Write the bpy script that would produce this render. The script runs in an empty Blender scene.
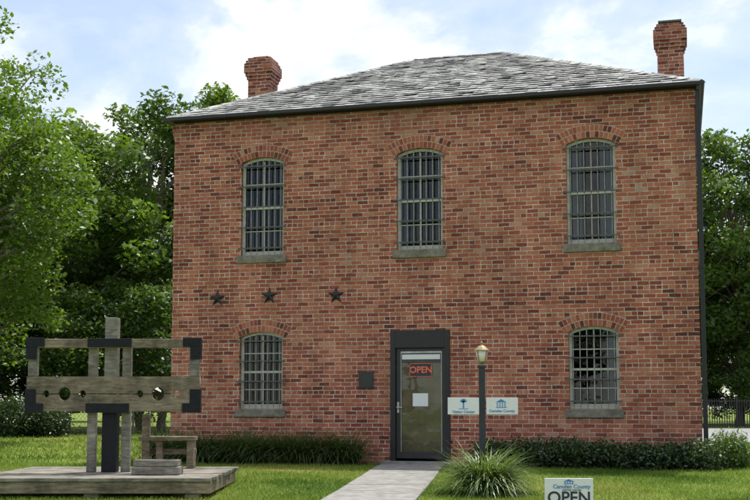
import bpy, math, random
import numpy as np
from mathutils import Vector, Matrix
R = math.radians
random.seed(3)
rng = np.random.default_rng(7)
scene = bpy.context.scene
COL = scene.collection

# ------------------------------------------------------------------ materials
def newmat(name):
    m = bpy.data.materials.new(name); m.use_nodes = True
    nt = m.node_tree; nt.nodes.clear()
    out = nt.nodes.new('ShaderNodeOutputMaterial')
    return m, nt, out
class NT:
    def __init__(s, nt): s.nt = nt
    def n(s, t, **k):
        x = s.nt.nodes.new(t)
        for a, b in k.items(): setattr(x, a, b)
        return x
    def l(s, a, b): s.nt.links.new(a, b)
    def m(s, op, a, b=None, c=None):
        x = s.nt.nodes.new('ShaderNodeMath'); x.operation = op
        for i, v in enumerate((a, b, c)):
            if v is None: continue
            if isinstance(v, (int, float)): x.inputs[i].default_value = v
            else: s.nt.links.new(v, x.inputs[i])
        return x.outputs[0]
    def ramp(s, fac, stops, interp='LINEAR'):
        x = s.nt.nodes.new('ShaderNodeValToRGB'); cr = x.color_ramp; cr.interpolation = interp
        while len(cr.elements) < len(stops): cr.elements.new(0.5)
        for e, (p, c) in zip(cr.elements, stops):
            e.position = p; e.color = (c[0], c[1], c[2], 1) if not isinstance(c, (int, float)) else (c, c, c, 1)
        s.nt.links.new(fac, x.inputs[0]); return x.outputs[0]
    def noise(s, vec, scale, detail=4, rough=0.55, dist=0):
        x = s.nt.nodes.new('ShaderNodeTexNoise')
        x.inputs['Scale'].default_value = scale; x.inputs['Detail'].default_value = detail
        x.inputs['Roughness'].default_value = rough; x.inputs['Distortion'].default_value = dist
        if vec is not None: s.nt.links.new(vec, x.inputs['Vector'])
        return x.outputs['Fac']
    def mix(s, fac, a, b, mode='MIX'):
        x = s.nt.nodes.new('ShaderNodeMix'); x.data_type = 'RGBA'; x.blend_type = mode
        for sock, v in ((x.inputs[0], fac), (x.inputs[6], a), (x.inputs[7], b)):
            if isinstance(v, (int, float)): sock.default_value = v
            elif isinstance(v, tuple): sock.default_value = (v[0], v[1], v[2], 1)
            else: s.nt.links.new(v, sock)
        return x.outputs[2]
    def mapping(s, vec, scale):
        x = s.nt.nodes.new('ShaderNodeMapping'); x.inputs['Scale'].default_value = scale
        s.nt.links.new(vec, x.inputs[0]); return x.outputs[0]
    def bump(s, h, strength=0.4, dist=0.01):
        x = s.nt.nodes.new('ShaderNodeBump'); x.inputs['Strength'].default_value = strength
        x.inputs['Distance'].default_value = dist; s.nt.links.new(h, x.inputs['Height']); return x.outputs[0]
    def princ(s, out, col, rough=0.7, normal=None, metal=0, spec=0.5):
        p = s.nt.nodes.new('ShaderNodeBsdfPrincipled')
        if isinstance(col, tuple): p.inputs['Base Color'].default_value = (*col, 1)
        else: s.nt.links.new(col, p.inputs['Base Color'])
        if isinstance(rough, (int, float)): p.inputs['Roughness'].default_value = rough
        else: s.nt.links.new(rough, p.inputs['Roughness'])
        p.inputs['Metallic'].default_value = metal
        p.inputs['Specular IOR Level'].default_value = spec
        if normal is not None: s.nt.links.new(normal, p.inputs['Normal'])
        s.nt.links.new(p.outputs[0], out.inputs[0]); return p

def coords(N, kind='Object'):
    return N.n('ShaderNodeTexCoord').outputs[kind]

def simple(name, col, rough=0.6, metal=0, var=0.25, scale=8, bump=0.15, spec=0.5):
    m, nt, out = newmat(name); N = NT(nt); co = coords(N)
    f = N.noise(co, scale, 5, 0.65)
    d = tuple(c * (1 - var) for c in col); b = tuple(min(1, c * (1 + var)) for c in col)
    c = N.ramp(f, [(0.3, d), (0.7, b)])
    N.princ(out, c, rough, N.bump(f, bump, 0.01), metal, spec)
    return m

# bricks
BRK = [(0.0, (0.15, 0.048, 0.036)), (0.18, (0.29, 0.078, 0.052)), (0.45, (0.43, 0.128, 0.078)),
       (0.72, (0.51, 0.178, 0.103)), (0.92, (0.54, 0.245, 0.155)), (1.0, (0.52, 0.34, 0.25))]
def brick_material():
    m, nt, out = newmat('brick_wall_material'); N = NT(nt); co = coords(N)
    sep = N.n('ShaderNodeSeparateXYZ'); N.l(co, sep.inputs[0])
    wob = N.noise(co, 3.0, 2); wob2 = N.noise(co, 22, 2)
    wz = N.m('MULTIPLY', N.m('SUBTRACT', wob, 0.5), 0.024)
    wz2 = N.m('MULTIPLY', N.m('SUBTRACT', wob2, 0.5), 0.013)
    z = N.m('ADD', N.m('ADD', sep.outputs[2], wz), wz2)
    u = N.m('ADD', N.m('ADD', N.m('ADD', sep.outputs[0], sep.outputs[1]), 100.0), wz2)
    H = 0.0765
    zr = N.m('DIVIDE', z, H); row = N.m('FLOOR', zr); fv = N.m('FRACT', zr)
    hd = N.m('LESS_THAN', N.m('FLOORED_MODULO', N.m('ADD', row, 2), 6), 0.5)
    w = N.m('SUBTRACT', 0.215, N.m('MULTIPLY', hd, 0.1075))
    rv = N.n('ShaderNodeTexWhiteNoise', noise_dimensions='1D'); N.l(row, rv.inputs['W'])
    sh = N.m('ADD', N.m('MULTIPLY', N.m('FLOORED_MODULO', row, 2), 0.5), N.m('MULTIPLY', rv.outputs[0], 0.16))
    cu = N.m('ADD', N.m('DIVIDE', u, w), sh); col = N.m('FLOOR', cu); fu = N.m('FRACT', cu)
    du = N.m('MULTIPLY', N.m('MINIMUM', fu, N.m('SUBTRACT', 1, fu)), w)
    dv = N.m('MULTIPLY', N.m('MINIMUM', fv, N.m('SUBTRACT', 1, fv)), H)
    d = N.m('ADD', N.m('MINIMUM', du, dv), N.m('MULTIPLY', N.m('SUBTRACT', N.noise(co, 60, 2), 0.5), 0.008))
    mr = N.n('ShaderNodeMapRange'); mr.interpolation_type = 'SMOOTHSTEP'
    mr.inputs['From Min'].default_value = 0.0052; mr.inputs['From Max'].default_value = 0.0092; N.l(d, mr.inputs[0])
    mask = mr.outputs[0]
    cx = N.n('ShaderNodeCombineXYZ'); N.l(col, cx.inputs[0]); N.l(row, cx.inputs[1])
    wn = N.n('ShaderNodeTexWhiteNoise', noise_dimensions='3D'); N.l(cx.outputs[0], wn.inputs['Vector'])
    big = N.noise(co, 0.55, 5, 0.6)
    val = N.m('ADD', N.m('MULTIPLY', wn.outputs[0], 0.80), N.m('MULTIPLY', N.m('SUBTRACT', big, 0.42), 0.95))
    bc = N.ramp(val, BRK)
    grain = N.noise(co, 45, 4, 0.7)
    bc = N.mix(0.5, bc, N.ramp(grain, [(0.3, 0.45), (0.75, 1.35)]), 'MULTIPLY')
    ef = N.ramp(N.noise(co, 9, 5, 0.75), [(0.57, 0.0), (0.74, 0.55)])
    bc = N.mix(ef, bc, (0.52, 0.38, 0.30))
    mcol = N.ramp(N.noise(co, 4, 6, 0.78), [(0.30, (0.26, 0.17, 0.125)), (0.46, (0.50, 0.385, 0.305)), (0.66, (0.80, 0.71, 0.61))])
    c = N.mix(mask, mcol, bc)
    stain = N.ramp(N.noise(N.mapping(co, (1, 1, 0.25)), 1.6, 5, 0.6), [(0.3, 0.70), (0.62, 1.06)])
    c = N.mix(1.0, c, stain, 'MULTIPLY')
    # eave shadow put into the brick colour: walls darken towards the top
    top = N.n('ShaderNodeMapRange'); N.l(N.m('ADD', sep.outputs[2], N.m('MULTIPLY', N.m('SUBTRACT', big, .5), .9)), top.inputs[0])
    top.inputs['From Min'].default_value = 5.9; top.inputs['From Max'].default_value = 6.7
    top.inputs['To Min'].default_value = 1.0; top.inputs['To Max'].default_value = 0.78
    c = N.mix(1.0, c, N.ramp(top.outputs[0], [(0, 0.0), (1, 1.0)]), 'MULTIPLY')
    hgt = N.m('ADD', mask, N.m('MULTIPLY', grain, 0.5))
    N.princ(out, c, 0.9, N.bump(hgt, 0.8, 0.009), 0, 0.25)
    return m
def rnd_brick():
    m, nt, out = newmat('arch_brick_material'); N = NT(nt); co = coords(N)
    a = N.n('ShaderNodeAttribute'); a.attribute_name = 'rnd'
    bc = N.ramp(a.outputs['Fac'], BRK)
    g = N.noise(co, 45, 5, 0.7)
    bc = N.mix(0.6, bc, N.ramp(g, [(0.3, 0.45), (0.75, 1.3)]), 'MULTIPLY')
    N.princ(out, bc, 0.9, N.bump(g, 0.5, 0.006), 0, 0.25); return m
def slate_material():
    m, nt, out = newmat('slate_material'); N = NT(nt); co = coords(N)
    a = N.n('ShaderNodeAttribute'); a.attribute_name = 'rnd'
    c = N.ramp(a.outputs['Fac'], [(0, (0.11, 0.11, 0.113)), (0.5, (0.20, 0.20, 0.20)), (0.85, (0.29, 0.285, 0.28)), (1, (0.44, 0.43, 0.41))])
    lich = N.ramp(N.noise(co, 2.4, 8, 0.8), [(0.47, 0.0), (0.55, 0.9)])
    c = N.mix(lich, c, (0.56, 0.56, 0.53))
    dk = N.ramp(N.noise(co, 1.1, 5, 0.7), [(0.38, 0.62), (0.58, 1.0)])
    c = N.mix(1.0, c, dk, 'MULTIPLY')
    br = N.ramp(N.noise(co, 2.3, 5, 0.7), [(0.58, 0.0), (0.72, 0.6)])
    c = N.mix(br, c, (0.15, 0.11, 0.085))
    N.princ(out, c, 0.75, N.bump(N.noise(co, 30, 3), 0.4, 0.01), 0, 0.35); return m
def leaf_material(name, dark, light, trans=0.42, gloss=0.06):
    m, nt, out = newmat(name); N = NT(nt)
    a = N.n('ShaderNodeAttribute'); a.attribute_name = 'rnd'
    c = N.ramp(a.outputs['Fac'], [(0, dark), (0.55, tuple((x + y) / 2 for x, y in zip(dark, light))), (1, light)])
    d = N.n('ShaderNodeBsdfDiffuse'); N.l(c, d.inputs[0])
    t = N.n('ShaderNodeBsdfTranslucent'); N.l(N.mix(1.0, c, (1.5, 1.5, 0.6), 'MULTIPLY'), t.inputs[0])
    g = N.n('ShaderNodeBsdfGlossy'); g.inputs['Roughness'].default_value = 0.45; g.inputs[0].default_value = (0.8, 0.85, 0.8, 1)
    m1 = N.n('ShaderNodeMixShader'); m1.inputs[0].default_value = trans; N.l(d.outputs[0], m1.inputs[1]); N.l(t.outputs[0], m1.inputs[2])
    m2 = N.n('ShaderNodeMixShader'); m2.inputs[0].default_value = gloss; N.l(m1.outputs[0], m2.inputs[1]); N.l(g.outputs[0], m2.inputs[2])
    N.l(m2.outputs[0], out.inputs[0]); return m
def wood_material(name, dark, light):
    m, nt, out = newmat(name); N = NT(nt); co = coords(N)
    f = N.noise(N.mapping(co, (2.0, 14, 14)), 2.5, 6, 0.7, 0.6)
    g = N.noise(co, 2.6, 5, 0.65)
    c = N.ramp(f, [(0.30, dark), (0.5, tuple((a + b) / 2 for a, b in zip(dark, light))), (0.70, light)])
    c = N.mix(1.0, c, N.ramp(g, [(0.34, 0.42), (0.62, 1.12)]), 'MULTIPLY')
    c = N.mix(N.ramp(N.noise(co, 7, 5, .7), [(.58, 0.0), (.7, .5)]), c, (0.30, 0.215, 0.125))
    N.princ(out, c, 0.85, N.bump(f, 0.6, 0.012), 0, 0.25); return m
LAWN = [(0.34, (0.085, 0.155, 0.026)), (0.50, (0.185, 0.265, 0.046)), (0.66, (0.29, 0.31, 0.080))]
def grass_ground():
    m, nt, out = newmat('lawn_material'); N = NT(nt)
    co = N.n('ShaderNodeNewGeometry').outputs['Position']
    a = N.noise(co, 0.35, 5, 0.6); b = N.noise(co, 5.0, 6, 0.75); c3 = N.noise(co, 40, 4, 0.7)
    c = N.ramp(a, LAWN)
    c = N.mix(N.ramp(b, [(0.52, 0.0), (0.70, 0.65)]), c, (0.30, 0.235, 0.13))
    c = N.mix(1.0, c, N.ramp(c3, [(0.25, 0.45), (0.75, 1.3)]), 'MULTIPLY')
    N.princ(out, c, 0.95, N.bump(c3, 0.8, 0.03), 0, 0.1); return m
def blade_material():
    m, nt, out = newmat('grass_blade_material'); N = NT(nt)
    co = N.n('ShaderNodeNewGeometry').outputs['Position']
    a = N.n('ShaderNodeAttribute'); a.attribute_name = 'rnd'
    p = N.noise(co, 0.35, 5, 0.6)
    c = N.ramp(p, [(q, tuple(v*1.15 for v in cc)) for q, cc in LAWN])
    c = N.mix(1.0, c, N.ramp(a.outputs['Fac'], [(0, 0.55), (1, 1.35)]), 'MULTIPLY')
    d = N.n('ShaderNodeBsdfDiffuse'); N.l(c, d.inputs[0])
    t = N.n('ShaderNodeBsdfTranslucent'); N.l(c, t.inputs[0])
    m1 = N.n('ShaderNodeMixShader'); m1.inputs[0].default_value = 0.5; N.l(d.outputs[0], m1.inputs[1]); N.l(t.outputs[0], m1.inputs[2])
    N.l(m1.outputs[0], out.inputs[0]); return m
def glass_material(name, tint=(0.42, 0.47, 0.5), base=0.01):
    m, nt, out = newmat(name); N = NT(nt); co = coords(N)
    fr = N.n('ShaderNodeFresnel'); fr.inputs[0].default_value = 1.5
    g = N.n('ShaderNodeBsdfGlossy'); g.inputs['Roughness'].default_value = 0.02
    N.l(N.bump(N.noise(co, 2.5, 2), 0.12, 0.05), g.inputs['Normal'])
    t = N.n('ShaderNodeBsdfTransparent'); t.inputs[0].default_value = (*tint, 1)
    x = N.n('ShaderNodeMixShader'); N.l(N.m('ADD', fr.outputs[0], base), x.inputs[0])
    N.l(t.outputs[0], x.inputs[1]); N.l(g.outputs[0], x.inputs[2]); N.l(x.outputs[0], out.inputs[0]); return m

M = {}
M['brick'] = brick_material(); M['abrick'] = rnd_brick(); M['slate'] = slate_material()
M['mortar'] = simple('mortar_material', (0.50, 0.40, 0.32), 0.95, scale=20)
M['sill'] = simple('sill_stone_material', (0.20, 0.18, 0.145), 0.9, scale=9, var=0.45)
M['cream'] = simple('cream_paint_material', (0.62, 0.62, 0.56), 0.5, scale=14, var=0.18)
M['bar'] = simple('iron_bar_material', (0.33, 0.33, 0.30), 0.55, scale=25, var=0.4)
M['strap'] = simple('iron_strap_material', (0.10, 0.097, 0.09), 0.6, scale=25, var=0.4)
M['black'] = simple('black_metal_material', (0.016, 0.016, 0.018), 0.45, scale=20, var=0.3)
M['blackwood'] = simple('black_bracket_material', (0.010, 0.011, 0.016), 0.6, scale=20, var=0.4, spec=.3)
M['bronze'] = simple('door_metal_material', (0.03, 0.031, 0.033), 0.4, scale=10, var=0.2)
M['glass'] = glass_material('window_glass_material')
M['dglass'] = glass_material('door_glass_material', (0.85, 0.85, 0.78), 0.02)
M['curtain'] = simple('curtain_material', (0.45, 0.52, 0.62), 0.9, scale=6, var=0.15)
M['interior'] = simple('interior_material', (0.03, 0.03, 0.03), 0.9)
M['doorrefl'] = simple('door_reflection_material', (0.33, 0.29, 0.215), 0.8, scale=2, var=0.35)
M['white'] = simple('white_sign_material', (0.80, 0.81, 0.82), 0.45, scale=5, var=0.04, bump=0.02)
M['orange'] = simple('orange_letter_material', (0.85, 0.18, 0.07), 0.5, var=0.05)
M['blue'] = simple('blue_print_material', (0.06, 0.24, 0.52), 0.5, var=0.05)
M['ink'] = simple('ink_material', (0.03, 0.035, 0.06), 0.5, var=0.05)
M['grey'] = simple('steel_material', (0.45, 0.45, 0.45), 0.35, 0.8)
M['brass'] = simple('lantern_metal_material', (0.34, 0.25, 0.15), 0.5, 0.5, scale=30)
M['lglass'] = simple('lantern_glass_material', (0.74, 0.70, 0.60), 0.25, var=0.1)
M['post'] = simple('lamp_post_material', (0.03, 0.032, 0.045), 0.5, scale=18)
M['conc'] = simple('concrete_material', (0.25, 0.245, 0.225), 0.9, scale=5, var=0.35, bump=0.25)
M['gravel'] = simple('pale_asphalt_material', (0.27, 0.27, 0.265), 0.95, scale=1.5, var=0.15, bump=0.3)
M['asphalt'] = simple('asphalt_material', (0.055, 0.055, 0.056), 0.95, scale=3, var=0.2, bump=0.3)
M['bark'] = simple('bark_material', (0.13, 0.10, 0.075), 0.95, scale=12, var=0.45, bump=0.6)
M['leafA'] = leaf_material('leaf_bright_material', (0.045, 0.095, 0.014), (0.18, 0.28, 0.040))
M['leafB'] = leaf_material('leaf_mid_material', (0.036, 0.078, 0.018), (0.14, 0.22, 0.044))
M['leafC'] = leaf_material('leaf_dark_material', (0.016, 0.036, 0.012), (0.07, 0.12, 0.03), 0.25)
M['lir'] = leaf_material('strap_leaf_material', (0.045, 0.09, 0.02), (0.20, 0.28, 0.075), 0.3, 0.08)
M['lirD'] = leaf_material('strap_leaf_dark_material', (0.030, 0.060, 0.016), (0.11, 0.155, 0.050), 0.3, 0.05)
M['wood'] = wood_material('weathered_wood_material', (0.11, 0.088, 0.060), (0.38, 0.315, 0.225))
M['woodg'] = wood_material('grey_wood_material', (0.12, 0.11, 0.092), (0.40, 0.37, 0.31))
M['lawn'] = grass_ground(); M['blade'] = blade_material()
M['soil'] = simple('mulch_material', (0.11, 0.075, 0.05), 0.95, scale=20, var=0.5, bump=0.8)

# ------------------------------------------------------------------ mesh helpers
def link(name, me, mats, parent=None, mat4=None):
    o = bpy.data.objects.new(name, me); COL.objects.link(o)
    for m in (mats if isinstance(mats, (list, tuple)) else [mats]): me.materials.append(m)
    if parent: o.parent = parent
    if mat4 is not None: o.matrix_local = mat4
    return o
def empty(name, loc, rz=0):
    e = bpy.data.objects.new(name, None); COL.objects.link(e); e.location = loc; e.rotation_euler = (0, 0, rz)
    e.empty_display_size = 0.3
    return e
class MB:
    def __init__(s): s.v = []; s.f = []; s.r = []; s.mi = []
    def add(s, vs, fs, r=0.5, mi=0):
        k = len(s.v); s.v += [tuple(p) for p in vs]
        for f in fs: s.f.append([i + k for i in f]); s.r.append(r); s.mi.append(mi)
    def box(s, x0, x1, y0, y1, z0, z1, r=0.5, mi=0, T=None):
        vs = [Vector(p) for p in ((x0,y0,z0),(x1,y0,z0),(x1,y1,z0),(x0,y1,z0),(x0,y0,z1),(x1,y0,z1),(x1,y1,z1),(x0,y1,z1))]
        if T is not None: vs = [T @ p for p in vs]
        s.add(vs, [(0,3,2,1),(4,5,6,7),(0,1,5,4),(1,2,6,5),(2,3,7,6),(3,0,4,7)], r, mi)
    def lathe(s, prof, c=(0,0), n=16, r=0.5, mi=0):
        vs = []; fs = []
        for (rad, z) in prof:
            for i in range(n):
                a = 2*math.pi*i/n; vs.append((c[0]+rad*math.cos(a), c[1]+rad*math.sin(a), z))
        for j in range(len(prof)-1):
            for i in range(n):
                fs.append((j*n+i, j*n+(i+1)%n, (j+1)*n+(i+1)%n, (j+1)*n+i))
        fs.append(tuple(range(n-1, -1, -1))); fs.append(tuple((len(prof)-1)*n+i for i in range(n)))
        s.add(vs, fs, r, mi)
    def prism(s, pts, y0, y1, r=0.5, mi=0):
        n = len(pts)
        vs = [(p[0], y0, p[1]) for p in pts] + [(p[0], y1, p[1]) for p in pts]
        fs = [tuple(range(n)), tuple(range(2*n-1, n-1, -1))] + [(i, n+i, n+(i+1)%n, (i+1)%n) for i in range(n)]
        s.add(vs, fs, r, mi)
    def obj(s, name, mats, parent=None, bevel=0, mat4=None, smooth=False):
        me = bpy.data.meshes.new(name); me.from_pydata(s.v, [], s.f); 
        at = me.attributes.new('rnd', 'FLOAT', 'FACE'); at.data.foreach_set('value', s.r)
        me.polygons.foreach_set('material_index', s.mi)
        if smooth: me.polygons.foreach_set('use_smooth', [True]*len(s.f))
        me.update()
        o = link(name, me, mats, parent, mat4)
        if bevel:
            b = o.modifiers.new('bevel', 'BEVEL'); b.width = bevel; b.segments = 2; b.limit_method = 'ANGLE'
        return o
def quad_mesh(name, V, rnd, mi=None):
    n = len(V)//4
    me = bpy.data.meshes.new(name)
    me.vertices.add(len(V)); me.vertices.foreach_set('co', np.asarray(V, dtype=np.float32).ravel())
    me.loops.add(4*n); me.loops.foreach_set('vertex_index', np.arange(4*n, dtype=np.int32))
    me.polygons.add(n); me.polygons.foreach_set('loop_start', np.arange(0, 4*n, 4, dtype=np.int32))
    if mi is not None: me.polygons.foreach_set('material_index', np.asarray(mi, dtype=np.int32))
    at = me.attributes.new('rnd', 'FLOAT', 'FACE'); at.data.foreach_set('value', np.asarray(rnd, dtype=np.float32))
    me.update(calc_edges=True); me.validate()
    return me
def plate(name, outer, holes, thick, mats, parent=None, mat4=None):
    cu = bpy.data.curves.new(name, 'CURVE'); cu.dimensions = '2D'; cu.fill_mode = 'BOTH'; cu.extrude = thick/2
    for loop in [outer]+holes:
        sp = cu.splines.new('POLY'); sp.points.add(len(loop)-1)
        for p, q in zip(sp.points, loop): p.co = (q[0], q[1], 0, 1)
        sp.use_cyclic_u = True
    tmp = bpy.data.objects.new('tmp', cu); COL.objects.link(tmp)
    dg = bpy.context.evaluated_depsgraph_get()
    me = bpy.data.meshes.new_from_object(tmp.evaluated_get(dg))
    bpy.data.objects.remove(tmp)
    for v in me.vertices:
        x, y, z = v.co; v.co = (x, -z + thick/2, y)
    me.materials.clear(); me.update()
    return link(name, me, mats, parent, mat4)
def text(name, body, size, mat, parent, loc, rot=(R(90),0,0), ext=0.002, bold=0.0):
    cu = bpy.data.curves.new(name, 'FONT'); cu.body = body; cu.size = size; cu.extrude = ext
    cu.align_x = 'CENTER'; cu.align_y = 'CENTER'; cu.offset = bold
    o = bpy.data.objects.new(name, cu); COL.objects.link(o); cu.materials.append(mat)
    o.parent = parent; o.location = loc; o.rotation_euler = rot
    return o

# ------------------------------------------------------------------ ground
def gz(y):
    if y >= 19.5: return -0.05
    if y <= 0: return -0.44
    return -0.05 - (19.5 - y)*0.02
def sheet(name, rows, mat, dz=0.0, nx=2):
    V = []; F = []
    for (y, x0, x1) in rows:
        for i in range(nx): V.append((x0+(x1-x0)*i/(nx-1), y, gz(y)+dz))
    for j in range(len(rows)-1):
        for i in range(nx-1):
            F.append((j*nx+i, j*nx+i+1, (j+1)*nx+i+1, (j+1)*nx+i))
    me = bpy.data.meshes.new(name); me.from_pydata(V, [], F); me.update()
    return link(name, me, mat)
sheet('ground', [(y, -500, 500) for y in (-500, -100, 0, 19.5, 40, 120, 900)], M['lawn'], 0, 12)
sheet('parking_lot', [(34, 8, 90), (57, 9, 90)], M['gravel'], 0.012)
sheet('road', [(-14, -300, 300), (-7, -300, 300)], M['asphalt'], 0.012)
k = MB(); k.box(-300, 300, -7.0, -6.82, -0.5, -0.30); k.obj('kerb', M['conc'])

pth = MB()
def pc(y):
    ks = [(2.0,-1.35),(9,-0.72),(14,-0.08),(17.5,0.34),(20.0,0.60),(20.9,0.72)]
    for (a, xa), (b, xb) in zip(ks, ks[1:]):
        if y <= b: return xa+(xb-xa)*(y-a)/(b-a)
    return ks[-1][1]
y = 2.0
while y < 20.7:
    y1 = min(y+1.18, 20.85)
    hw = 0.57; t = 0.03+random.uniform(-.004,.004)
    a, b = pc(y), pc(y1)
    z0, z1 = gz(y)+t, gz(y1)+t
    pts = [(a-hw,y+.012,z0),(a+hw,y+.012,z0),(b+hw,y1-.012,z1),(b-hw,y1-.012,z1)]
    pts = [(p[0],p[1],p[2]-0.12) for p in pts]+pts
    pth.add(pts, [(0,3,2,1),(4,5,6,7),(0,1,5,4),(1,2,6,5),(2,3,7,6),(3,0,4,7)])
    y = y1
pth.obj('footpath', M['conc'], None, 0.008)

# ------------------------------------------------------------------ building
ANG = math.atan(0.2661)
BX, BY = 0.833, 21.3
bld = empty('brick_jail_building', (BX, BY, 0), -ANG)
W2, D, ZT = 5.0, 8.0, 6.62
RISE = 0.10
def arcpts(hw, ztop, rise, n=10):
    Rr = (hw*hw+rise*rise)/(2*rise); a = math.asin(hw/Rr)
    return [(Rr*math.sin(a-2*a*i/n), ztop-Rr+Rr*math.cos(a-2*a*i/n)) for i in range(n+1)], Rr, a
def opening(u, z0, z1, hw):
    ap, _, _ = arcpts(hw, z1, RISE)
    return [(u-hw, z0), (u+hw, z0)] + [(u+p[0], p[1]) for p in ap]
def window(tag, u, z0, z1, hw, par, T, curtain=None, rows=4):
    ap, Rr, a = arcpts(hw, z1, RISE)
    zs = z1-RISE
    band = MB()
    th = 0.245; a2 = a*1.17
    zc = z1-Rr
    n = 16
    for i in range(n):
        t0 = -a2+2*a2*i/n; t1 = -a2+2*a2*(i+1)/n
        P = [(u+r*math.sin(t), zc+r*math.cos(t)) for r, t in ((Rr+.001,t0),(Rr+.001,t1),(Rr+th,t1),(Rr+th,t0))]
        band.prism(P, -0.006, 0.02, 0.5, 1)
    for ring in range(2):
        r0 = Rr+0.006+ring*0.122; r1 = r0+0.106
        arc = 2*a2*r0; nb = int(arc/0.074)
        for i in range(nb):
            j0 = random.uniform(-.03,.03)
            t0 = -a2+2*a2*(i+.10+j0)/nb; t1 = -a2+2*a2*(i+.90+j0)/nb
            P = [(u+r*math.sin(t), zc+r*math.cos(t)) for r, t in ((r0,t0),(r0,t1),(r1,t1),(r1,t0))]
            band.prism(P, -0.010-random.random()*.004, 0.02, min(1, max(0, random.gauss(0.38,.28))), 0)
    band.obj('window_arch'+tag, [M['abrick'], M['mortar']], par, 0, T)
    s = MB(); s.box(u-hw-.07, u+hw+.07, -0.05, 0.12, z0-.155, z0-.002)
    s.obj('window_sill'+tag, M['sill'], par, 0.012, T)
    inner, _, _ = arcpts(hw-.05, z1-.05, RISE*0.85)
    outer = [(u-hw+.002, z0+.002),(u+hw-.002, z0+.002)]+[(u+p[0]*.995, p[1]-.002) for p in ap]
    inn = [(u-hw+.05, z0+.055),(u+hw-.05, z0+.055)]+[(u+p[0], p[1]) for p in inner]
    plate('window_frame'+tag, outer, [inn], 0.05, M['cream'], par, T @ Matrix.Translation((0,0.09,0)))
    sh = MB(); zm = (z0+zs)/2+.02
    sh.box(u-hw+.05,u+hw-.05,.112,.15,zm-.02,zm+.02)
    for (b0, b1, yy) in ((z0+.055, zm-.02, .127), (zm+.02, z1-.07, .114)):
        sh.box(u-.010,u+.010,yy,yy+.03,b0,b1)
        z = (b0+b1)/2; sh.box(u-hw+.05,u-.010,yy,yy+.028,z-.009,z+.009); sh.box(u+.010,u+hw-.05,yy,yy+.028,z-.009,z+.009)
    sh.box(u-hw+.05,u+hw-.05,.127,.155,z0+.056,z0+.09)
    sh.obj('window_sash'+tag, M['cream'], par, 0.003, T)
    g = MB(); g.add([(u-hw+.03,.14,z0+.03),(u+hw-.03,.14,z0+.03),(u+hw-.03,.14,z1-.02),(u-hw+.03,.14,z1-.02)], [(0,1,2,3)])
    g.obj('window_glass'+tag, M['glass'], par, 0, T)
    br = MB(); nb = 7; yb = 0.045
    for i in range(nb):
        x = u-hw+.075+(2*hw-.15)*i/(nb-1)
        top = z1-.03-(abs(x-u)/hw)**2*RISE
        rr = .0085
        br.lathe([(rr,z0+.0),(rr,top)], (x,yb), 8, .5, 0)
    nh = rows
    for i in range(nh):
        z = z0+.14+(zs-z0-.22)*i/(nh-1)
        br.box(u-hw-.055,u+hw+.055,-0.022,-0.012,z-.012,z+.012,.5,1)
        for sgn in (-1,1):
            br.box(u+sgn*(hw+.03)-.02,u+sgn*(hw+.03)+.02,-.012,0.004,z-.012,z+.012,.5,1)
        br.box(u-hw+.02,u+hw-.02,-0.012,yb-.0086,z-.005,z+.005,.5,1)
    br.obj('window_bars'+tag, [M['bar'], M['strap']], par, 0, T)
    if curtain:
        c = MB()
        for (x0, x1, c0) in curtain:
            n = 18
            vs = []
            for i in range(n+1):
                x = u+hw*(x0+(x1-x0)*i/n)*.96
                yy = .30+.014*math.sin(i*1.9)
                vs += [(x,yy,z0+c0*(z1-z0)),(x,yy,z1)]
            c.add(vs, [(2*i,2*i+2,2*i+3,2*i+1) for i in range(n)])
        c.obj('curtain'+tag, M['curtain'], par, 0, T, True)

I4 = Matrix.Identity(4)
HW = 0.44
UZ0, UZ1, LZ0, LZ1 = 3.92, 5.85, 0.95, 2.43
fr = [(-3.13,UZ0,UZ1),(0.0,UZ0,UZ1),(3.17,UZ0,UZ1),(-3.13,LZ0,LZ1),(3.17,LZ0,LZ1)]
DH = 0.565
holes = [opening(u,a,b,HW) for u,a,b in fr]+[[(-DH,-0.02),(DH,-0.02),(DH,2.41),(-DH,2.41)]]
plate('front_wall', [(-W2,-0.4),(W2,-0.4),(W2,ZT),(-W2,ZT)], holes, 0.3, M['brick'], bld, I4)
cur = [None, [(-1,-.75,0.0)], [(-1,-.45,0.0),(.35,1,0.0)], None, [(.55,1,.0)]]
for i, (u,a,b) in enumerate(fr):
    window('_%d'%(i+1), u, a, b, HW, bld, I4, cur[i], 5 if a > 3 else 4)
TR = Matrix.Translation((W2, 0.3, 0)) @ Matrix.Rotation(R(90), 4, 'Z')
TL = Matrix.Translation((-W2, D, 0)) @ Matrix.Rotation(R(-90), 4, 'Z')
L = D-0.3
sw = [(1.7,UZ0,UZ1),(5.9,UZ0,UZ1),(1.7,LZ0,LZ1),(5.9,LZ0,LZ1)]
for nm, T in (('right_wall', TR), ('left_wall', TL)):
    plate(nm, [(0,-.4),(L,-.4),(L,ZT),(0,ZT)], [opening(u,a,b,HW) for u,a,b in sw], 0.3, M['brick'], bld, T)
    for i,(u,a,b) in enumerate(sw): window('_%s_%d'%(nm,i), u, a, b, HW, bld, T, None, 5 if a>3 else 4)
bw = MB(); bw.box(-W2+.3, W2-.3, D-.3, D, -.4, ZT); bw.obj('back_wall', M['brick'], bld)
ins = MB(); ins.box(-W2+.31, W2-.31, .45, D-.31, -.05, -.01); ins.box(-W2+.31, W2-.31, .45, D-.31, 3.1, 3.25)
ins.box(-W2+.31, W2-.31, .31, D-.31, 6.4, 6.5); ins.box(-W2+.31, W2-.31, 3.0, 3.1, 0, 6.4)
ins.obj('interior_floors', M['interior'], bld)
cb = MB()
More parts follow.
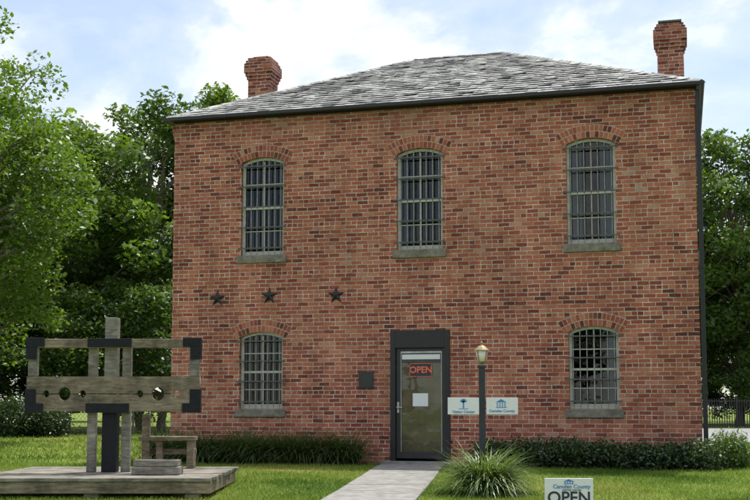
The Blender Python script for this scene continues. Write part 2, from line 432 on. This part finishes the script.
for i,(z0,z1,p) in enumerate(((6.30,6.376,.018),(6.378,6.452,.034),(6.454,6.615,.05))):
    for sx in (-1,1):
        a,b = sorted((sx*(W2-.0), sx*(W2+p))); cb.box(a,b,-.003*i-0.003,D-.001,z0,z1)
cb.obj('brick_cornice', M['brick'], bld)

OV = 0.14
ex, ey0, ey1 = W2+OV, -OV, D+OV
ZE = 6.70; ZR = 8.80
half = (ey1-ey0)/2; rl = ex-half
A,B,C_,Dd = (-ex,ey0,ZE),(ex,ey0,ZE),(ex,ey1,ZE),(-ex,ey1,ZE)
E,F_ = (-rl,ey0+half,ZR),(rl,ey0+half,ZR)
rf = MB(); rf.add([A,B,C_,Dd,E,F_],[(0,1,5,4),(1,2,5),(2,3,4,5),(3,0,4),(3,2,1,0)])
rf.obj('roof_deck', M['black'], bld)
sl = MB(); slope = math.hypot(half, ZR-ZE); nrow = 24; es = slope/nrow
def slope_face(p0, du, dv, wlen, lo, hi):
    p0=Vector(p0); du=Vector(du); dv=Vector(dv).normalized(); nr=du.cross(dv).normalized()
    for r in range(nrow):
        s0 = r*es-0.02; s1 = (r+1)*es+0.035
        x = -random.random()*.2
        while x < wlen:
            w = 0.235+random.uniform(-.05,.05); x1 = x+w-.006
            f0 = max(0,s0)/slope; f1=min(slope,s1)/slope
            a0,b0 = lo*f0, wlen-(hi*f0); a1,b1 = lo*f1, wlen-(hi*f1)
            xa0,xb0 = max(x,a0),min(x1,b0); xa1,xb1=max(x,a1),min(x1,b1)
            if xb0-xa0 > .01:
                if xb1<xa1: xa1=xb1=min(max((xa1+xb1)/2,a1),b1)
                jit = random.uniform(-.014,.014); up=random.uniform(0,.012)
                P=[p0+du*xa0+dv*(s0+jit)+nr*(.026+up),p0+du*xb0+dv*(s0+jit)+nr*(.026+up*random.random()*2),p0+du*xb1+dv*min(s1,slope)+nr*.006,p0+du*xa1+dv*min(s1,slope)+nr*.006]
                Q=[P[0]-nr*.012,P[1]-nr*.012]
                rr=min(1,max(0,random.gauss(.5,.28)))
                sl.add(P+Q,[(0,1,2,3),(4,5,1,0)],rr)
            x += w
vz = ZR-ZE
slope_face(A,(1,0,0),(0,half,vz),2*ex,half,half)
slope_face(B,(0,1,0),(-half,0,vz),ey1-ey0,half,half)
slope_face(C_,(-1,0,0),(0,-half,vz),2*ex,half,half)
slope_face(Dd,(0,-1,0),(half,0,vz),ey1-ey0,half,half)
sl.obj('roof_slates', M['slate'], bld)
rc = MB()
def ridge(p,q,w=.1):
    p=Vector(p);q=Vector(q);d=(q-p);Ln=d.length;d.normalize();side=d.cross(Vector((0,0,1))).normalized()
    n=max(1,int(Ln/.3))
    for i in range(n):
        a=p+d*(Ln*i/n); b=p+d*(Ln*(i+1)/n+.015)
        for sg in (-1,1):
            o=side*sg*w
            V=[a+Vector((0,0,.048)),b+Vector((0,0,.040)),b+o+Vector((0,0,-.012)),a+o+Vector((0,0,-.004))]
            if sg==1: V=V[::-1]
            rc.add(V,[(0,1,2,3)],random.random()*.6+.2)
for p,q in ((A,E),(Dd,E),(B,F_),(C_,F_),(E,F_)): ridge(p,q)
rc.obj('ridge_caps', M['slate'], bld)
gt = MB()
g0,g1 = 6.645,6.712
gt.box(-ex-.04,ex+.04,ey0-.06,ey0-.005,g0,g1); gt.box(-ex-.04,ex+.04,ey1+.005,ey1+.06,g0,g1)
gt.box(-ex-.04,-ex-.005,ey0-.005,ey1+.005,g0,g1); gt.box(ex+.005,ex+.04,ey0-.005,ey1+.005,g0,g1)
gt.box(-ex,ex,ey0,0.0,6.645,6.66); gt.box(W2+.001,ex,0,D,6.645,6.66); gt.box(-ex,-W2-.001,0,D,6.645,6.66)
gt.box(-W2,W2,-.02,.3,6.6205,6.644)
gt.obj('gutter', M['black'], bld, 0.006)
dsp = MB(); dsp.box(W2+.02,W2+.10,-.03,.05,0.15,6.6)
for z in (1.2,3.4,5.4): dsp.box(W2+.0,W2+.11,-.036,.056,z,z+.04)
dsp.box(W2+.02,W2+.10,-.22,.05,0.05,.15)
dsp.obj('downspout', M['black'], bld, 0.006)

for tag,cx,cap in (('left',-4.62,0),('right',4.60,1)):
    c = MB(); cy=3.95
    def cb_(h,z0,z1): c.box(cx-h,cx+h,cy-h,cy+h,z0,z1)
    cb_(.27,6.3,8.55); cb_(.295,8.551,8.625); cb_(.32,8.626,8.70); cb_(.345,8.701,8.93); cb_(.315,8.931,9.0); cb_(.28,9.001,9.07)
    c.obj('chimney_'+tag, M['brick'], bld, 0.008)
    if cap:
        d = MB(); d.box(cx-.2,cx+.2,cy-.2,cy+.2,9.071,9.11); d.box(cx-.24,cx+.24,cy-.24,cy+.24,9.111,9.15)
        d.obj('chimney_cap', M['strap'], bld)
    else:
        d = MB(); d.box(cx-.18,cx+.18,cy-.18,cy+.18,9.071,9.12); d.obj('chimney_pot', M['abrick'], bld, .01)

dr = MB()
dr.box(-DH+.002,-DH+.10,-.03,.14,0,2.408); dr.box(DH-.10,DH-.002,-.03,.14,0,2.408); dr.box(-DH+.10,DH-.10,-.03,.14,2.08,2.408)
dr.obj('door_frame', M['black'], bld, 0.006)
dl = MB(); x0,x1=-DH+.103,DH-.103
dl.box(x0,x0+.085,.03,.075,.04,2.075); dl.box(x1-.055,x1,.03,.075,.04,2.075)
dl.box(x0+.085,x1-.055,.03,.075,2.02,2.075); dl.box(x0+.085,x1-.055,.03,.075,.04,.16)
dl.obj('door_leaf', M['bronze'], bld, 0.004)
q = MB()
for (a,b,c,d_) in ((x0+.088,x1-.058,1.985,2.017),(x0+.088,x0+.10,.163,1.985),(x1-.07,x1-.058,.163,1.985)):
    q.box(a,b,.028,.05,c,d_)
q.obj('door_trim', M['grey'], bld)
q = MB(); q.add([(x0+.08,.052,.15),(x1-.05,.052,.15),(x1-.05,.052,2.03),(x0+.08,.052,2.03)],[(0,1,2,3)]); q.obj('door_glass', M['dglass'], bld)
q = MB(); q.box(x0+.087,x1-.057,.066,.074,.161,1.80); q.obj('door_reflection_panel', M['doorrefl'], bld)  # olive-brown panel, its colour stands in for the reflection in the door glass
q = MB(); q.box(x0+.11,x1-.09,.040,.044,1.87,1.96); q.obj('door_notice', M['white'], bld)
q = MB(); q.box(-.21,.22,.044,.05,1.54,1.80); q.obj('open_sign_board', M['ink'], bld)
text('open_sign_letters','OPEN',.165,M['orange'],bld,(.005,.042,1.67),bold=.004)
q = MB()
for a,b,c,d_ in ((-.205,.215,1.785,1.795),(-.205,.215,1.545,1.555),(-.205,-.197,1.556,1.784),(.207,.215,1.556,1.784)): q.box(a,b,.040,.0435,c,d_)
q.obj('open_sign_border', M['orange'], bld)
q = MB(); q.box(-.15,.14,.044,.049,1.0,1.24); q.obj('door_paper', M['white'], bld)
q = MB(); q.box(x0+.02,x0+.055,-.02,.03,.96,1.0); q.box(x0+.02,x0+.13,-.035,-.02,.968,.992); q.box(x0+.015,x0+.06,.024,.03,.88,1.08)
q.obj('door_handle', M['grey'], bld, .003)
q = MB(); q.box(-DH-.1,DH+.1,-.42,-.001,-.2,-.005); q.obj('door_step', M['conc'], bld, .01)
q = MB(); q.box(-1.17,-.885,-.025,-.001,1.335,1.65); q.box(-1.15,-.905,-.03,-.025,1.355,1.63); q.obj('wall_plaque', M['bronze'], bld, .004)
for i,(u,z) in enumerate(((-4.04,3.10),(-2.967,3.12),(-1.625,3.10))):
    s = MB(); n=10; pts=[]
    for j in range(n):
        a = math.pi/2-2*math.pi*j/n; r=.175 if j%2==0 else .072
        pts.append((u+r*math.cos(a), -.004, z+r*math.sin(a)))
    vs = pts+[(u,-.055,z)]+[(p[0],0.004,p[2]) for p in pts]
    s.add(vs,[(10,(j+1)%10,j)[::-1] for j in range(10)]+[(j,(j+1)%10,11+(j+1)%10,11+j) for j in range(10)])
    s.obj('iron_star_%d'%(i+1), M['black'], bld)

# ------------------------------------------------------------------ pillory
pl = empty('wooden_pillory', (-3.51, 15.6, 0.0))
PR = 1.50
dk = MB()
ys=-1.3
while ys < 1.35:
    dk.box(-1.54+random.uniform(-.015,.015),PR+random.uniform(-.02,.02),ys+.007,ys+.193,.062,.108+random.uniform(-.005,.005)); ys+=.2
dk.obj('platform_planks', M['woodg'], pl, .006)
dk = MB()
dk.box(-1.5,PR-.02,-1.27,-1.2,-.085,.06); dk.box(-1.5,PR-.02,1.2,1.27,-.085,.06); dk.box(-1.5,-1.43,-1.2,1.2,-.085,.06); dk.box(PR-.09,PR-.02,-1.2,1.2,-.085,.06)
for x in (-1.3,0.0,1.25):
    for yy in (-1.15,0,1.05): dk.box(x-.09,x+.09,yy-.09,yy+.09,-.3,-.087)
dk.obj('platform_frame', M['wood'], pl, .006)
p = MB(); p.box(-.14,.03,-.085,.085,.11,2.19); p.obj('center_post', M['woodg'], pl, .01)
p = MB(); p.box(-.152,.042,-.097,-.088,.112,.91); p.box(-.152,-.143,-.088,.097,.112,.91); p.box(.033,.042,-.088,.097,.112,.91)
p.obj('post_sleeve', M['blackwood'], pl)
p = MB(); p.box(-1.16,1.16,-.16,-.09,1.775,1.895); p.obj('top_rail', M['wood'], pl, .008)
def notch(top, holes, zlow, zhigh):
    pts=[]
    if top:
        pts=[(-1.16,zlow),(1.16,zlow),(1.16,zhigh)]
        for (x,r) in sorted(holes, reverse=True):
            for k in range(9):
                a=math.pi*k/8; pts.append((x+r*math.cos(a), zhigh-r*math.sin(a)))
        pts.append((-1.16,zhigh))
    else:
        pts=[(-1.16,zhigh),(-1.16,zlow)]
        for (x,r) in sorted(holes):
            for k in range(9):
                a=math.pi-math.pi*k/8; pts.append((x+r*math.cos(a), zlow+r*math.sin(a)))
        pts += [(1.16,zlow),(1.16,zhigh)]
    return pts
HL=[(-.90,.045),(-.655,.085),(-.41,.045),(.36,.045),(.60,.085),(.85,.045)]
bm1=notch(True,HL,.925,1.152); bm2=notch(False,HL,1.163,1.39)
plate('lower_stock_board', bm1, [], .075, M['wood'], pl, Matrix.Translation((0,-.16,0)))
plate('upper_stock_board', bm2, [], .075, M['wood'], pl, Matrix.Translation((0,-.155,0)))
p = MB()
for a,b in ((-1.15,-1.02),(1.02,1.15)): p.box(a,b,-.15,-.08,1.392,1.773)
p.box(-.36,-.24,-.07,.02,.112,1.86); p.box(.1,.22,-.07,.02,.112,1.86)
p.obj('uprights', M['woodg'], pl, .008)
p = MB()
for sx in (-1,1):
    def bb(a,b,y0,y1,z0,z1):
        a,b=sorted((sx*a,sx*b)); p.box(a,b,y0,y1,z0,z1)
    bb(.93,1.175,-.178,-.162,1.79,1.91); bb(1.03,1.175,-.178,-.162,1.62,1.79)
    bb(.93,1.175,-.178,-.162,.905,1.03); bb(1.03,1.175,-.178,-.162,1.03,1.22)
    bb(1.162,1.175,-.162,-.06,1.62,1.91); bb(1.162,1.175,-.162,-.06,.905,1.22)
p.box(-.35,.24,-.18,-.162,1.785,1.90); p.box(-.36,.22,-.18,-.162,.905,1.03)
p.obj('iron_brackets', M['blackwood'], pl, .004)
p = MB(); p.box(.12,.92,1.0,1.32,.50,.56); p.box(.16,.27,1.02,1.12,.11,.88); p.box(.36,.45,1.05,1.15,.11,.5); p.box(.8,.9,1.05,1.3,.11,.5); p.box(.16,.92,1.16,1.22,.30,.38)
p.obj('rear_bench', M['wood'], pl, .008)
p = MB(); p.box(.38,.99,-.72,-.35,.111,.215); p.box(.40,.97,-.70,-.37,.216,.30); p.obj('step_block', M['woodg'], pl, .012)
bo = MB()
for (x,z) in [(sx*a,zz) for sx in (-1,1) for a,zz in ((1.0,1.85),(1.1,1.85),(1.1,1.68),(1.0,.965),(1.1,.965),(1.1,1.15))]+[(-.28,1.84),(.17,1.84),(-.28,.965),(.15,.965)]:
    bo.box(x-.009,x+.009,-.188,-.18,z-.009,z+.009)
bo.obj('bolts', M['black'], pl, .003)

# ------------------------------------------------------------------ lamp with signs
lp = empty('lamp_post_with_signs', (1.41, 15.2, gz(15.2)))
dz=-gz(15.2)
p = MB(); p.box(-.04,.04,-.04,.04,-.1,1.52+dz-.0); p.box(-.055,.055,-.055,.055,1.50+dz,1.53+dz); p.obj('post', M['post'], lp, .006)
p = MB(); z=1.53+dz
p.lathe([(.05,z),(.035,z+.02),(.06,z+.045)],n=8); p.lathe([(.105,z+.195),(.10,z+.205),(.06,z+.245),(.02,z+.265),(.012,z+.29),(.018,z+.30),(.004,z+.315)],n=8)
for i in range(4):
    a=i*math.pi/2+math.pi/4
    T=Matrix.Rotation(a,4,'Z'); 
    p.add([T@Vector(v) for v in ((.056,-.005,z+.045),(.066,-.005,z+.045),(.066,.005,z+.045),(.056,.005,z+.045),(.088,-.005,z+.196),(.098,-.005,z+.196),(.098,.005,z+.196),(.088,.005,z+.196))],[(0,3,2,1),(4,5,6,7),(0,1,5,4),(1,2,6,5),(2,3,7,6),(3,0,4,7)])
p.obj('lantern_frame', M['brass'], lp)
p = MB(); p.lathe([(.053,z+.047),(.084,z+.194)],n=4*4); p.obj('lantern_glass', M['lglass'], lp, 0, None, True)
p = MB()
for a,b in ((-.455,-.045),(.05,.465)): p.box(a,b,-.062,-.045,.885+dz,1.105+dz)
p.obj('sign_panels', M['white'], lp, .003)
p = MB(); p.box(-.44,.45,-.045,-.0405,.95+dz,.975+dz); p.box(-.44,.45,-.045,-.0405,1.03+dz,1.055+dz); p.obj('sign_rails', M['post'], lp)
lg = MB(); cx=-.25
yl=-.066
lg.box(cx-.008,cx+.008,yl,-.063,.965+dz,1.045+dz)
for a in (-70,-35,35,70,0):
    T=Matrix.Translation((cx,0,1.045+dz))@Matrix.Rotation(R(a),4,'Y'); lg.box(-.009,.009,yl,-.063,0,.045,T=T)
lg.box(cx-.06,cx+.06,yl,-.063,.955+dz,.962+dz)
cx=.245
lg.prism([(cx-.07,1.045+dz),(cx+.07,1.045+dz),(cx,1.085+dz)],yl,-.063)
for k in range(4): lg.box(cx-.055+k*.033,cx-.045+k*.033,yl,-.063,.985+dz,1.04+dz)
lg.box(cx-.07,cx+.07,yl,-.063,.972+dz,.981+dz)
lg.obj('sign_logos', M['blue'], lp)
text('sign_text_1','Visitor Center',.05,M['blue'],lp,(-.25,-.064,.918+dz),bold=.0006)
text('sign_text_2','Camden County',.05,M['blue'],lp,(.255,-.064,.93+dz),bold=.0006)

ys_ = empty('open_yard_sign', (2.17, 13.0, gz(13.0)), R(-3))
p = MB(); p.box(-.27,.27,-.012,.012,.05,.365); p.obj('sign_panel', M['white'], ys_, .004)
p = MB(); 
for x in (-.2,.2): p.box(x-.008,x+.008,.013,.024,-.15,.3)
p.obj('sign_stakes', M['grey'], ys_)
text('sign_open_text','OPEN',.185,M['ink'],ys_,(0,-.014,.145),bold=.003)
text('sign_name_text','Camden County',.062,M['blue'],ys_,(.03,-.014,.272),bold=.0008)
text('sign_small_text','VISITOR CENTER',.028,M['ink'],ys_,(.03,-.014,.232))
p = MB(); p.prism([(-.06,.330),(.06,.330),(0,.355)],-.016,-.0125); p.box(-.055,.055,-.016,-.0125,.301,.307)
for k in range(4): p.box(-.048+k*.028,-.038+k*.028,-.016,-.0125,.308,.327)
p.obj('sign_logo', M['blue'], ys_)

# ------------------------------------------------------------------ vegetation
def unit(n, g):
    v = g.normal(size=(n,3)); return v/np.linalg.norm(v,axis=1)[:,None]
def leaves(P, size, g, upb=0.5):
    n=len(P); nr=unit(n,g); nr[:,2]=np.abs(nr[:,2])+upb; nr/=np.linalg.norm(nr,axis=1)[:,None]
    a=np.cross(nr,unit(n,g)); a/=np.linalg.norm(a,axis=1)[:,None]+1e-9; b=np.cross(nr,a)
    s=(size*g.uniform(.6,1.3,n))[:,None]
    q=np.stack([P-a*s*.5, P-b*s*.27+nr*s*.06, P+a*s*.5, P+b*s*.27+nr*s*.06],axis=1)
    return q.reshape(-1,3)
def limb(p0,p1,r0,r1,g,seg=4,sides=6,wob=.08):
    p0=np.array(p0,float);p1=np.array(p1,float);Ln=np.linalg.norm(p1-p0)
    ts=np.linspace(0,1,seg+1); pts=p0+(p1-p0)*ts[:,None]
    pts[1:-1]+=g.normal(size=(seg-1,3))*wob*Ln*.5
    d=(p1-p0)/Ln; s=np.cross(d,[.3,.7,.2]); s/=np.linalg.norm(s); t=np.cross(d,s)
    rings=[]
    for i,c in enumerate(pts):
        r=r0+(r1-r0)*ts[i]; an=np.arange(sides)*2*np.pi/sides
        rings.append(c+r*(np.cos(an)[:,None]*s+np.sin(an)[:,None]*t))
    Q=[]
    for i in range(seg):
        for k in range(sides):
            k2=(k+1)%sides; Q+= [rings[i][k],rings[i][k2],rings[i+1][k2],rings[i+1][k]]
    return np.array(Q), pts
def tree_mesh(name,H,Rc,cb,ncl,nleaf,ls,seed,tr=.22,cr=(.13,.24),lean=0.0):
    g=np.random.default_rng(seed); V=[];rn=[];mi=[]
    top=np.array([lean*H*.1,0,H*.86])
    q,tp=limb((0,0,-.3),top,tr,.03,g,8,9,.03); V.append(q); rn+= [.5]*(len(q)//4); mi+=[0]*(len(q)//4)
    zc=(H+cb)/2; hz=(H-cb)/2
    lob=unit(9,g); lw=g.uniform(-.28,.30,9)
    for i in range(ncl):
        d=unit(1,g)[0]; rr=g.uniform(.25,1)**.5
        rr*= .88+sum(w*max(0,float(d@l))**4 for w,l in zip(lw,lob))
        c=np.array([d[0]*Rc*rr,d[1]*Rc*rr,zc+d[2]*hz*rr]); 
        c[2]=max(c[2],cb*.7); c[0]+=lean*c[2]*.1
        tz=np.clip((c[2]-cb*.5)*.72,cb*.5,H*.82); k=tz/(H*.86)
        base=np.array([top[0]*k,top[1]*k,tz])
        if i%2==0 or rr>.8:
            q,_=limb(base,c,tr*.28,.012,g,4,5,.10); V.append(q); rn+=[.5]*(len(q)//4); mi+=[0]*(len(q)//4)
        rad=Rc*g.uniform(*cr); n=int(nleaf*g.uniform(.6,1.3)*(rad/(Rc*.19))**2)
        P=g.normal(size=(n,3)); P/= (np.linalg.norm(P,axis=1)[:,None]); P*= (g.uniform(0,1,n)**.45)[:,None]*rad*1.25; P[:,2]*=.68
        P[:,2]+= -0.12*(P[:,0]**2+P[:,1]**2)/rad
        V.append(leaves(P+c,ls,g)); base_r=g.uniform(.15,.8)
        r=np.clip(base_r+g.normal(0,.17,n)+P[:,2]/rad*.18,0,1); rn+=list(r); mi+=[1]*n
    return quad_mesh(name,np.concatenate(V),rn,mi)
def place(me,name,loc,s=1,rz=0,sz=None):
    o=bpy.data.objects.new(name,me); COL.objects.link(o); o.location=loc; o.rotation_euler=(0,0,rz); o.scale=(s,s,sz or s); return o
def mk(nm,leaf,*a,**k):
    me=tree_mesh(nm,*a,**k); me.materials.append(M['bark']); me.materials.append(M[leaf]); return me
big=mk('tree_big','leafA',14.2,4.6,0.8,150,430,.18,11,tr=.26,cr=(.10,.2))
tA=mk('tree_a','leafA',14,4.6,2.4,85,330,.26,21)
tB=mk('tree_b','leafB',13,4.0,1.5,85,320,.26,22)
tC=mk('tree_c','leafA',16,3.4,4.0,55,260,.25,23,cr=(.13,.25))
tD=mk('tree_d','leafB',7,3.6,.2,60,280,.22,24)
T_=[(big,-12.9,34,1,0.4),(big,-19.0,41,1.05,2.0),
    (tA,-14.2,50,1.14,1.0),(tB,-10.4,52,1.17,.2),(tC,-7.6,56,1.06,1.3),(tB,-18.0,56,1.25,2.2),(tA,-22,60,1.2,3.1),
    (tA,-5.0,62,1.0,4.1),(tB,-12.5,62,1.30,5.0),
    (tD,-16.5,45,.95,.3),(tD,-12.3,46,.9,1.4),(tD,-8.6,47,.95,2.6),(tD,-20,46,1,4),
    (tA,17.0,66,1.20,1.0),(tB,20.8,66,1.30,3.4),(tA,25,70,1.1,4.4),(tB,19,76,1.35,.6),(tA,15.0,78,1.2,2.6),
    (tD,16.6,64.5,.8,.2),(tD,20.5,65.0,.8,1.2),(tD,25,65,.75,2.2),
    (tA,-14,-24,.9,1),(tB,-6,-27,1,2),(tA,3,-25,1.0,3),(tB,11,-28,1,4),(tA,19,-25,.9,5)]  # last row: unseen trees behind the camera, added for the window reflections
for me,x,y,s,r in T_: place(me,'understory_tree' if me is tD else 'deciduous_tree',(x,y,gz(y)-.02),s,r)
g=np.random.default_rng(5); V=[];rn=[]
for i in range(420):
    x=g.uniform(-75,85); c=np.array([x,g.uniform(82,92),g.uniform(0.5,10.5+2*math.sin(x*.35)+1.5*math.sin(x*.9))])
    n=130; P=unit(n,g)*(g.uniform(0,1,n)**.45)[:,None]*g.uniform(1.3,2.3); P[:,2]*=.75
    V.append(leaves(P+c,.6,g)); rn+=list(np.clip(g.uniform(.1,.6)+g.normal(0,.15,n),0,1))
me=quad_mesh('distant_treeline',np.concatenate(V),rn); link('distant_treeline',me,M['leafB'])

def strap_plant(centres, nb, lmin, lmax, width, seed, upright=(.5,1.25)):
    g=np.random.default_rng(seed); V=[];rn=[]
    for (cx,cy,cz,rad) in centres:
        sc=g.uniform(.82,1.12)
        for i in range(nb):
            az=g.uniform(0,2*np.pi); r=rad*g.uniform(0,1)**.5; ba=g.uniform(0,2*np.pi)
            p=np.array([cx+r*math.cos(ba),cy+r*math.sin(ba),cz-.02]); Ln=g.uniform(lmin,lmax)*(sc if len(centres)>1 else 1)
            th=g.uniform(*upright); bend=g.uniform(.9,2.2); seg=5; sd=np.array([-math.sin(az),math.cos(az),0])
            last=p; wl=width; val=np.clip(g.normal(.5,.24),0,1)
            for s in range(seg):
                a=th-bend*(s+.5)/seg; d=np.array([math.cos(az)*math.cos(a),math.sin(az)*math.cos(a),math.sin(a)])
                nx=last+d*Ln/seg; w2=width*(1-((s+1)/seg)**2*.85)
                V+= [last-sd*wl/2,last+sd*wl/2,nx+sd*w2/2,nx-sd*w2/2]; rn.append(float(np.clip(val+.1*s-.2,0,1))); last=nx; wl=w2
    return np.array(V),rn
V,rn=strap_plant([(1.43,15.0,gz(15),.18)],1600,.58,.95,.017,3,(.75,1.5))
link('liriope_clump',quad_mesh('liriope_clump',V,rn),M['lir'])
def bw_(u,v):
    c,s=math.cos(ANG),math.sin(ANG); return (BX+u*c+v*s, BY-u*s+v*c)
cs=[]
for i in range(15):
    u=-4.85+i*.262; x,y_=bw_(u,-.68+random.uniform(-.12,.12)); cs.append((x,y_,-.05,.19))
V,rn=strap_plant(cs,360,.64,1.02,.02,4,(.9,1.5))
link('border_plants',quad_mesh('border_plants',V,rn),M['lirD'])
def shrub(name,blobs,n,ls,mat,seed):
    g=np.random.default_rng(seed); V=[];rn=[]
    for (x,y_,z,rx,ry,rz) in blobs:
        P=unit(n,g)*(g.uniform(0,1,n)**.25)[:,None]; w=1+.18*np.sin(P[:,0]*6+x*3)*np.sin(P[:,1]*5+2)*1+.13*g.normal(size=n)
        P=P*w[:,None]*np.array([rx,ry,rz])+np.array([x,y_,z]); P=P[P[:,2]>-.06]
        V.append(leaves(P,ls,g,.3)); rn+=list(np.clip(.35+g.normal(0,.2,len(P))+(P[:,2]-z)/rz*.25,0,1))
    link(name,quad_mesh(name,np.concatenate(V),rn),mat)
bl=[]
for i in range(15):
    u=1.35+i*.262; x,y_=bw_(u,-.82+random.uniform(-.1,.1)); bl.append((x,y_,.10,.32,.45,.28+random.uniform(-.07,.08)))
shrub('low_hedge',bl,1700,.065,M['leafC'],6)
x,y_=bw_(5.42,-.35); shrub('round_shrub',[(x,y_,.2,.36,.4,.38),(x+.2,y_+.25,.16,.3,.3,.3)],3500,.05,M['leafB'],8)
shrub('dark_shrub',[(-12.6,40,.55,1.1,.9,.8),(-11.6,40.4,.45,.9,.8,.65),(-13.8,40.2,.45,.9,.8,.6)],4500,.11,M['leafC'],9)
def bed(name,u0,u1,v0,v1):
    pts=[bw_(u0,v0),bw_(u1,v0),bw_(u1,v1),bw_(u0,v1)]
    me=bpy.data.meshes.new(name); me.from_pydata([(p[0],p[1],gz(p[1])+.008) for p in pts],[],[(0,1,2,3)]); link(name,me,M['soil'])
bed('mulch_bed',-5.0,-.95,-1.0,-.003); bed('mulch_bed',.95,5.2,-1.2,-.003)

g=np.random.default_rng(12)
def blades(n,xr,yr,h,w,adapt=True):
    t=g.uniform(0,1,n); y=yr[0]+(yr[1]-yr[0])*t
    x=g.uniform(xr[0],xr[1],n)
    if adapt: x=(g.uniform(-.35,.35,n))*y
    keep=np.ones(n,bool)
    pcx=np.interp(y,[2,9,14,17.5,20,20.9],[-1.35,-.72,-.08,.34,.6,.72]); keep&=np.abs(x-pcx)>.565+g.normal(0,.025,n)
    keep&=~((x>-5.03)&(x<-2.04)&(y>14.35)&(y<16.85))
    lx=(x-BX)*math.cos(ANG)-(y-BY)*math.sin(ANG); ly=(x-BX)*math.sin(ANG)+(y-BY)*math.cos(ANG)
    keep&=~((np.abs(lx)<5.2)&(ly>-1.0)&(ly<8.3))
    keep&=~((x>8)&(y>33.8))
    pn=np.sin(x*2.1+1)*np.sin(y*1.7)+np.sin(x*5.3)*np.sin(y*4.1+x)*.6
    keep&=g.uniform(-1.9,1.6,n)<pn+.8
    x=x[keep];y=y[keep];n=len(x)
    z=np.where(y>=19.5,-.05,-.05-(19.5-y)*.02)
    hh=h*g.uniform(.5,1.3,n); az=g.uniform(0,2*np.pi,n); ln=g.uniform(.3,1.1,n)*hh; a2=g.uniform(0,2*np.pi,n)
    B=np.stack([x,y,z-.004],1); sd=np.stack([np.cos(az),np.sin(az),0*az],1)*(w*.5)
    tip=B+np.stack([np.cos(a2)*ln,np.sin(a2)*ln,hh],1)
    return np.stack([B-sd,B+sd,tip+sd*.25,tip-sd*.25],1).reshape(-1,3), np.clip(g.normal(.5,.25,n),0,1)
V1,r1=blades(140000,(0,0),(12.3,21.5),.045,.010)
V2,r2=blades(45000,(0,0),(21.5,45),.07,.03)
link('lawn_grass',quad_mesh('lawn_grass',np.concatenate([V1,V2]),np.concatenate([r1,r2])),M['blade'])

# ------------------------------------------------------------------ fences
f=MB()
f.box(14,45,59.98,60.02,1.30,1.36); f.box(14,45,59.98,60.02,.12,.17)
x=14.0
while x<45:
    f.box(x-.02,x+.02,59.985,60.015,-.05,1.45); x+=.13
x=14
while x<=45: f.box(x-.05,x+.05,59.95,60.05,-.1,1.6); x+=2.4
f.obj('iron_fence',M['black'])
f=MB(); x=-30
while x<-5: f.box(x-.03,x+.03,42.97,43.03,-.1,1.25); x+=3
f.box(-30,-5,42.985,43.015,1.2,1.235)
for i in range(170):
    xa=-30+i*.15
    for sg in (-1,1):
        T=Matrix.Translation((xa,43,.57))@Matrix.Rotation(sg*R(38),4,'Y'); f.box(-.004,.004,-.003+sg*.004,.003+sg*.004,-.77,.77,T=T)
f.obj('chain_link_fence',M['strap'])

# ------------------------------------------------------------------ light
EL, AZ = 70, 30
sun_dir=Vector((math.cos(R(EL))*math.sin(R(AZ)), math.cos(R(EL))*math.cos(R(AZ)), math.sin(R(EL))))
sd=bpy.data.lights.new('sun','SUN'); sd.energy=4.9; sd.angle=R(0.53); sd.color=(1,.955,.88)
so=bpy.data.objects.new('sun',sd); COL.objects.link(so); so.rotation_euler=sun_dir.to_track_quat('Z','Y').to_euler(); so.location=(0,0,40)
w=bpy.data.worlds.new('World'); scene.world=w; w.use_nodes=True; nt=w.node_tree; nt.nodes.clear(); N=NT(nt)
out=N.n('ShaderNodeOutputWorld'); bg=N.n('ShaderNodeBackground'); bg.inputs[1].default_value=0.15
sky=N.n('ShaderNodeTexSky'); sky.sky_type='NISHITA'; sky.sun_disc=False; sky.sun_elevation=R(EL); sky.sun_rotation=R(AZ)
sky.air_density=1.0; sky.dust_density=1.0
co=N.n('ShaderNodeTexCoord').outputs['Generated']
mp=N.n('ShaderNodeMapping'); mp.inputs['Scale'].default_value=(1,1,2.0); mp.inputs['Location'].default_value=(.35,0.1,.2); N.l(co,mp.inputs[0])
nz=N.noise(mp.outputs[0],4.0,9,.58,.25)
cl=N.ramp(nz,[(.42,0.25),(.51,.42),(.60,1.0)])
shade=N.ramp(N.noise(mp.outputs[0],7,6,.6),[(.3,(6.9,7.1,7.3)),(.65,(8.4,8.4,8.4))])
skyc=N.mix(1.0, sky.outputs[0], (1.12,1.16,1.18), 'MULTIPLY')
N.l(N.mix(cl,skyc,shade),bg.inputs[0]); N.l(bg.outputs[0],out.inputs[0])

# ------------------------------------------------------------------ camera
cd=bpy.data.cameras.new('camera'); cd.sensor_width=36; cd.lens=55.2; cd.shift_y=0.0765; cd.clip_end=2000; cd.clip_start=.1
cam=bpy.data.objects.new('camera',cd); COL.objects.link(cam); cam.location=(0,0,.97); cam.rotation_euler=(R(95),0,0)
scene.camera=cam
scene.view_settings.view_transform='Standard'; scene.view_settings.look='None'; scene.view_settings.exposure=0
